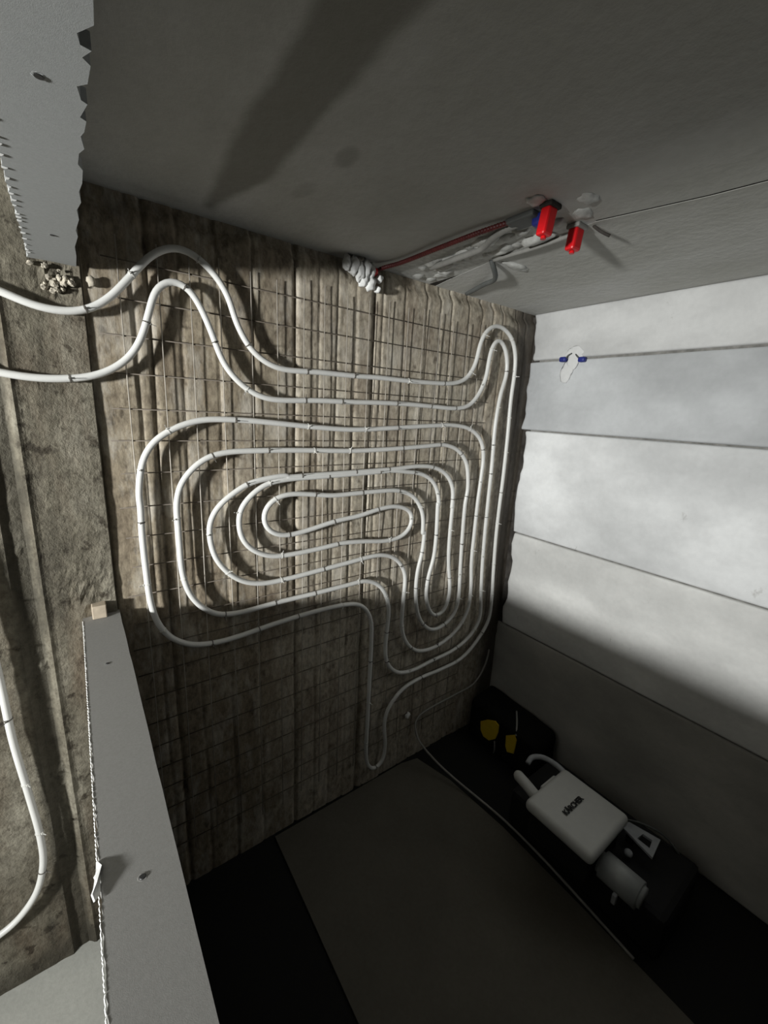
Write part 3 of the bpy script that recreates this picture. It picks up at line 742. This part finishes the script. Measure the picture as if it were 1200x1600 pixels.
# ------------------------------------------------------------------ chase in the ceiling with its conduits
fill = empty('plaster_filling', (-0.70, -0.25, 2.0))
tag(fill, 'rough white plaster filling the open slot in the ceiling beside the red conduit', 'plaster')
finv = fill.matrix_world.inverted()
lr = random.Random(21)
k = 0
for i in range(17):
    t = i / 16
    y = -0.02 - 0.50 * t
    for side in (0, 1):
        if lr.random() < 0.12:
            continue
        x = (-0.735 if side == 0 else -0.675) + (0.045 if t < 0.25 else 0.0) * (1 - t * 4) + lr.uniform(-0.015, 0.015)
        me = lump('plaster_lump', (x, y, 2.008 + lr.uniform(-0.006, 0.004)), (lr.uniform(0.014, 0.028), lr.uniform(0.022, 0.050), lr.uniform(0.010, 0.018)), k + 1, 0.45, 2)
        o = link('plaster_lump', me, M_FILLC, fill); o.matrix_parent_inverse = finv
        k += 1

def run(name, pts, r, mat, label, cat, sides=10, ribs=False):
    p = smooth_path(spline(pts, 0.004 if ribs else 0.008), 3)
    v, f = tube(p, r, sides, (lambda i, n: 1.0 + 0.09 * math.cos(i * math.pi / 1.0)) if ribs else None)
    return tag(link(name, mesh(name, v, f, not ribs), mat), label, cat)
run('conduit', [(-0.868, -0.012, 1.968), (-0.845, -0.03, 1.984), (-0.825, -0.10, 1.989), (-0.823, -0.25, 1.989), (-0.820, -0.40, 1.989), (-0.810, -0.47, 1.991), (-0.795, -0.53, 1.996)], 0.0058, M_DKRED,
    'dark red corrugated conduit running along the ceiling to the red stoppers', 'conduit', 10, True)
p = smooth_path(spline([(-0.775, -0.50, 1.998), (-0.79, -0.46, 1.990), (-0.770, -0.40, 1.990), (-0.742, -0.34, 1.988), (-0.742, -0.26, 1.986), (-0.735, -0.20, 1.988), (-0.72, -0.12, 1.995)], 0.006), 3)
v, f = tube(p, 0.0085, 10)
o = link('embedded_conduit', mesh('embedded_conduit', v, f, True), M_GREY, fill); o.matrix_parent_inverse = finv
o['label'] = 'grey conduit bedded in the plaster'
run('conduit', [(-0.640, -0.53, 1.996), (-0.640, -0.45, 1.993), (-0.640, -0.37, 1.994), (-0.632, -0.29, 1.998)], 0.006, M_GREY,
    'thin grey conduit along the right edge of the ceiling slot', 'conduit', 8)
run('cable', [(-0.432, 0.0, 1.999), (-0.452, -0.04, 1.994), (-0.500, -0.14, 1.988), (-0.545, -0.225, 1.978), (-0.590, -0.262, 1.980), (-0.622, -0.278, 1.992), (-0.628, -0.276, 2.004)], 0.0075, M_GREYD,
    'dark grey cable hooking out of the ceiling near the block wall corner', 'cable', 8)
tag(link('filler_ridge', lump('filler_ridge', (-0.545, -0.30, 2.001), (0.055, 0.018, 0.008), 31, 0.4, 3), M_FILLC), 'small white filler ridge beside the hooked ceiling cable', 'filler')
o = link('conduit_end', bm_mesh('conduit_end', box_bm(-0.815, -0.765, -0.545, -0.470, 1.986, 1.999, 0.004)), M_GREYD)
tag(o, 'dark grey flat cover at the end of the red conduit', 'cover')
# two red stoppers hanging from the ceiling
def red_cap(x, y, ln, w, label):
    r = empty('red_stopper', (x, y, 2.0))
    tag(r, label, 'stopper', 'red stoppers on the ceiling')
    ri = r.matrix_world.inverted()
    def put(nm, bm, mat, smooth=False):
        o = link(nm, bm_mesh(nm, bm, smooth), mat, r); o.matrix_parent_inverse = ri
        return o
    bm = box_bm(x - w / 2, x + w / 2, y - w * 0.36, y + w * 0.36, 2.0 - ln, 1.993, w * 0.16, 2)
    for v in bm.verts:
        t = (2.0 - v.co.z) / ln
        v.co.x += -0.012 * t * (1 if ln > 0.06 else 0.7)
        if abs(t - 0.45) < 0.2: v.co.x += 0.002
    put('cap_body', bm, M_RED)
    put('cap_rim', box_bm(x - w * 0.62, x + w * 0.62, y - w * 0.5, y + w * 0.5, 1.990, 2.0, 0.003), M_MORTAR if ln > 0.06 else M_GREY)
    bm = bmesh.new()
    bmesh.ops.create_cone(bm, cap_ends=True, segments=10, radius1=0.006, radius2=0.005, depth=0.006, matrix=Matrix.Translation((x - 0.012 * (1 if ln > 0.06 else 0.7), y, 2.0 - ln - 0.002)))
    put('cap_tip', bm, M_RED)
    return r
red_cap(-0.800, -0.577, 0.064, 0.031, 'larger red plastic stopper hanging from the ceiling at the conduit end')
red_cap(-0.668, -0.562, 0.056, 0.033, 'smaller red plastic stopper hanging from the ceiling nearer the block wall')
for i, (x, y, lab) in enumerate([(-0.835, -0.565, 'white filler dab left of the larger red stopper'), (-0.765, -0.640, 'white filler dab between the two red stoppers'), (-0.715, -0.600, 'white filler dab just left of the smaller red stopper')]):
    tag(link('filler_dab', lump('filler_dab', (x, y, 2.001), (0.024, 0.020, 0.007), 40 + i, 0.35, 3), M_FILLC), lab, 'filler')
o = link('blue_plug', bm_mesh('blue_plug', box_bm(-0.797, -0.767, -0.560, -0.528, 1.972, 1.997, 0.007, 3), True), M_BLUE)
tag(o, 'dark blue plug tucked behind the larger red stopper', 'plug')
o = run('wire_end', [(-0.640, -0.585, 2.0), (-0.634, -0.60, 1.985), (-0.622, -0.618, 1.975)], 0.0035, M_MORTAR, 'short brown wire end poking from the ceiling beside the smaller red stopper', 'wire', 8)

# crumpled white foam in the corner
foam = empty('foam_plug', (-0.90, -0.02, 1.96))
tag(foam, 'crumpled white foam stuffed in the corner of ceiling and concrete wall', 'foam')
fi = foam.matrix_world.inverted()
for i, (x, y, z, a, b, c) in enumerate([(-0.962, -0.022, 1.978, 0.009, 0.018, 0.022), (-0.940, -0.026, 1.972, 0.014, 0.022, 0.026), (-0.922, -0.030, 1.962, 0.013, 0.020, 0.026), (-0.902, -0.034, 1.970, 0.012, 0.020, 0.028), (-0.905, -0.026, 1.944, 0.015, 0.018, 0.022),
                                         (-0.884, -0.030, 1.968, 0.012, 0.020, 0.026), (-0.880, -0.028, 1.936, 0.018, 0.018, 0.020), (-0.848, -0.030, 1.955, 0.010, 0.013, 0.012), (-0.852, -0.026, 1.925, 0.009, 0.012, 0.010)]):
    o = link('foam_fold', lump('foam_fold', (x, y, z), (a, b, c), 60 + i, 0.35, 3), M_FILL, foam); o.matrix_parent_inverse = fi
o = link('red_plug', lump('red_plug', (-0.866, -0.026, 1.972), (0.011, 0.014, 0.013), 75, 0.15, 2), M_RED)
tag(o, 'small dull red plug squeezed beside the white foam', 'plug')

# ------------------------------------------------------------------ filler patch with two blue clips on the block wall
patch = empty('filler_patch', (0.0, -0.205, 1.80))
tag(patch, 'white filler patch on the top joint of the block wall', 'filler')
pi_ = patch.matrix_world.inverted()
for i, (y, z, a, b) in enumerate([(-0.205, 1.825, 0.038, 0.026), (-0.182, 1.752, 0.026, 0.040), (-0.205, 1.795, 0.026, 0.030)]):
    o = link('filler_smear', lump('filler_smear', (-0.001, y, z), (0.0045, a, b), 80 + i, 0.3, 3), M_FILLC2, patch); o.matrix_parent_inverse = pi_
for y, z, lab in ((-0.165, 1.803, 'blue plastic clip left of the white filler patch on the block wall'), (-0.246, 1.798, 'blue plastic clip right of the white filler patch on the block wall')):
    c = empty('blue_clip', (-0.008, y, z))
    tag(c, lab, 'clip', 'blue clips on the block wall')
    ci = c.matrix_world.inverted()
    o = link('clip_body', bm_mesh('clip_body', box_bm(-0.020, 0.004, y - 0.014, y + 0.014, z - 0.010, z + 0.010, 0.006, 3), True), M_BLUE, c); o.matrix_parent_inverse = ci
    s = 1 if y > -0.2 else -1
    v, f = tube(spline([(-0.012, y - s * 0.012, z + 0.004), (-0.014, y - s * 0.022, z + 0.014), (-0.006, y - s * 0.032, z + 0.022)], 0.004), 0.0025, 6)
    o = link('clip_wire', mesh('clip_wire', v, f, True), M_GREYD, c); o.matrix_parent_inverse = ci

# broken mortar below the head board end
lr = random.Random(9)
rub = empty('mortar_crumbs', (-1.648, -0.02, 1.785))
tag(rub, 'broken mortar lumps on the concrete under the end of the upper strip', 'mortar')
ri = rub.matrix_world.inverted()
for i in range(26):
    x = -1.648 + lr.gauss(0, 0.018); z = 1.787 + lr.gauss(0, 0.016)
    if z > 1.815 or x > -1.612: continue
    s = lr.uniform(0.003, 0.0075)
    o = link('mortar_lump', lump('mortar_lump', (x, -0.012 - s * 0.5, z), (s, s, s * lr.uniform(0.7, 1.4)), 100 + i, 0.6, 2, False), M_STONE, rub); o.matrix_parent_inverse = ri
nub = link('mortar_nub', lump('mortar_nub', (-1.592, -0.012, 1.80), (0.008, 0.008, 0.012), 140, 0.5, 2), M_STONE)
tag(nub, 'small mortar nub on the concrete edge right of the upper strip end', 'mortar')
nub = link('mortar_nub', lump('mortar_nub', (-0.585, -0.014, 0.255), (0.012, 0.008, 0.016), 141, 0.5, 2), M_FILL)
tag(nub, 'small pale mortar dab on the concrete low between pipe and cable', 'mortar')

# ------------------------------------------------------------------ black bag with yellow patches in the corner
bag = empty('tool_bag', (-0.16, -0.22, 0.0))
tag(bag, 'black bag with two yellow patches in the dark corner against the block wall', 'bag')
bi = bag.matrix_world.inverted()
def put(parent, pinv, name, me, mat, label=None):
    o = link(name, me, mat, parent); o.matrix_parent_inverse = pinv
    if label: o['label'] = label
    return o
bm = box_bm(-0.205, -0.030, -0.42, -0.040, 0.0, 0.215, 0.030, 3)
bmesh.ops.subdivide_edges(bm, edges=[e for e in bm.edges if e.calc_length() > 0.08], cuts=5, use_grid_fill=True)
from mathutils import noise as mnoise
for v in bm.verts:
    d = mnoise.noise(v.co * 11) * 0.014
    if v.co.x > -0.19:
        v.co += Vector((0, d, (d + 0.05 * (v.co.x + 0.1) - 0.12 * max(0, -0.28 - v.co.y)) if v.co.z > 0.05 else 0))
put(bag, bi, 'bag_body', bm_mesh('bag_body', bm, True), M_BLACKCLOTH)
def patch_mesh(name, outline, x):
    bm = prism([(a, b) for a, b in outline], 0, 0.006)
    for v in bm.verts:
        y, z, h = v.co
        v.co = Vector((x - h, y, z))
    bmesh.ops.bevel(bm, geom=[e for e in bm.edges if abs(e.verts[0].co.x - e.verts[1].co.x) < 1e-5 and e.verts[0].co.x < x - 0.003], offset=0.002, segments=2, affect='EDGES')
    return bm_mesh(name, bm)
put(bag, bi, 'yellow_patch', patch_mesh('yellow_patch', [(-0.124, 0.129), (-0.163, 0.166), (-0.205, 0.188), (-0.227, 0.180), (-0.228, 0.142), (-0.217, 0.098), (-0.183, 0.064), (-0.150, 0.062), (-0.130, 0.085)], -0.203), M_YELLOW, 'larger round yellow patch')
put(bag, bi, 'yellow_patch', patch_mesh('yellow_patch', [(-0.270, 0.157), (-0.311, 0.191), (-0.325, 0.174), (-0.323, 0.126), (-0.320, 0.098), (-0.286, 0.081), (-0.274, 0.103)], -0.203), M_YELLOW, 'smaller yellow patch')
v, f = tube(spline([(-0.205, -0.318, 0.19), (-0.165, -0.29, 0.215), (-0.10, -0.24, 0.217)], 0.01), 0.004, 6)
put(bag, bi, 'strap', mesh('strap', v, f, True), M_GREY, 'thin grey strap')
v, f = tube(spline([(-0.2075, -0.215, 0.085), (-0.208, -0.22, 0.05), (-0.207, -0.218, 0.02)], 0.01), 0.003, 6)
put(bag, bi, 'strap', mesh('strap', v, f, True), M_GREY, 'thin grey strap')

# ------------------------------------------------------------------ white machine on a black base
mac = empty('machine', (-0.36, -0.72, 0.0))
tag(mac, 'white boxy machine on a black base lying on the dark floor beside the block wall', 'machine')
mi = mac.matrix_world.inverted()
put(mac, mi, 'base', bm_mesh('base', box_bm(-0.425, -0.135, -1.00, -0.46, 0.004, 0.165, 0.02, 2)), M_BLACK, 'black base')
put(mac, mi, 'base', bm_mesh('base', box_bm(-0.515, -0.296, -0.803, -0.592, 0.150, 0.262, 0.015, 2)), M_BLACK, 'black upper body')
hb = box_bm(-0.531, -0.282, -0.818, -0.580, 0.248, 0.290, 0.018, 4)
for v in hb.verts:
    v.co.z += 0.004 * (1 - ((v.co.x + 0.4065) / 0.125) ** 2) * (1 if v.co.z > 0.25 else 0)
housing = put(mac, mi, 'housing', bm_mesh('housing', hb, True), M_WHITE, 'white rounded housing')
fc = bpy.data.curves.new('lettering', 'FONT')
fc.body = 'K\u00c4RCHER'
fc.size = 0.0240
fc.align_x = 'CENTER'; fc.align_y = 'CENTER'
fc.extrude = 0.0004
fc.offset = 0.0010
fc.materials.append(M_BLACK)
tmp_o = bpy.data.objects.new('lettering_curve', fc)
COL.objects.link(tmp_o)
bpy.context.view_layer.update()
tme = bpy.data.meshes.new_from_object(tmp_o.evaluated_get(bpy.context.evaluated_depsgraph_get()))
bpy.data.objects.remove(tmp_o)
t = bpy.data.objects.new('lettering', tme)
COL.objects.link(t)
t['label'] = 'black lettering'
t.parent = housing
t.matrix_world = Matrix.Translation((-0.415, -0.690, 0.2945))
v, f = tube([(-0.440, -0.485, 0.262), (-0.4425, -0.492, 0.264), (-0.452, -0.53, 0.266), (-0.470, -0.60, 0.266)], 0.019, 14, lambda i, n: 0.75 if i == 0 else 1.0)
put(mac, mi, 'handle', mesh('handle', v, f, True), M_WHITE, 'stout white handle')
v, f = tube(spline([(-0.362, -0.478, 0.262), (-0.335, -0.476, 0.272), (-0.300, -0.500, 0.274), (-0.285, -0.55, 0.272), (-0.290, -0.60, 0.268)], 0.006), 0.010, 10)
put(mac, mi, 'handle', mesh('handle', v, f, True), M_BRACKET, 'thin bent grey handle')
put(mac, mi, 'lip', bm_mesh('lip', box_bm(-0.420, -0.330, -0.590, -0.568, 0.20, 0.272, 0.008, 2)), M_WHITE)
bm = bmesh.new()
bmesh.ops.create_cone(bm, cap_ends=True, segments=24, radius1=0.042, radius2=0.042, depth=0.130, matrix=Matrix.Translation((-0.434, -0.872, 0.198)) @ Matrix.Rotation(math.radians(90), 4, 'X'))
bmesh.ops.bevel(bm, geom=[e for e in bm.edges if len(e.link_faces) == 2 and e.calc_face_angle(0) > 1], offset=0.010, segments=3, affect='EDGES')
put(mac, mi, 'tank', bm_mesh('tank', bm, True), M_TANK, 'smoky grey round tank')
# perforated grey bracket: outer outline with a hole
outer = [(-0.272, -0.788), (-0.236, -0.806), (-0.214, -0.895), (-0.302, -0.905)]
hole = [(-0.275, -0.848), (-0.243, -0.852), (-0.240, -0.880), (-0.276, -0.886)]
bm = bmesh.new()
L = [[bm.verts.new((x, y, z)) for x, y in o] for z in (0.212, 0.220) for o in (outer, hole)]
ob, hb_, ot, ht = L
for i in range(4):
    j = (i + 1) % 4
    bm.faces.new((ob[i], ob[j], hb_[j], hb_[i])); bm.faces.new((ot[i], ht[i], ht[j], ot[j]))
    bm.faces.new((ob[i], ot[i], ot[j], ob[j])); bm.faces.new((hb_[i], hb_[j], ht[j], ht[i]))
put(mac, mi, 'bracket', bm_mesh('bracket', bm), M_BRACKET, 'grey bracket with a hole')
put(mac, mi, 'bracket_post', bm_mesh('bracket_post', box_bm(-0.262, -0.238, -0.835, -0.811, 0.16, 0.213, 0.003)), M_BLACK)
put(mac, mi, 'knob', lump('knob', (-0.318, -0.845, 0.186), (0.013, 0.013, 0.011), 201, 0.0, 3), M_BRACKET, 'small grey knob')
put(mac, mi, 'peg', bm_mesh('peg', box_bm(-0.488, -0.474, -0.885, -0.872, 0.15, 0.185, 0.003)), M_BRACKET)
v, f = tube(spline([(-0.215, -0.79, 0.20), (-0.195, -0.83, 0.21), (-0.165, -0.89, 0.20), (-0.155, -0.94, 0.165)], 0.01), 0.004, 6)
put(mac, mi, 'hose', mesh('hose', v, f, True), M_GREYD)
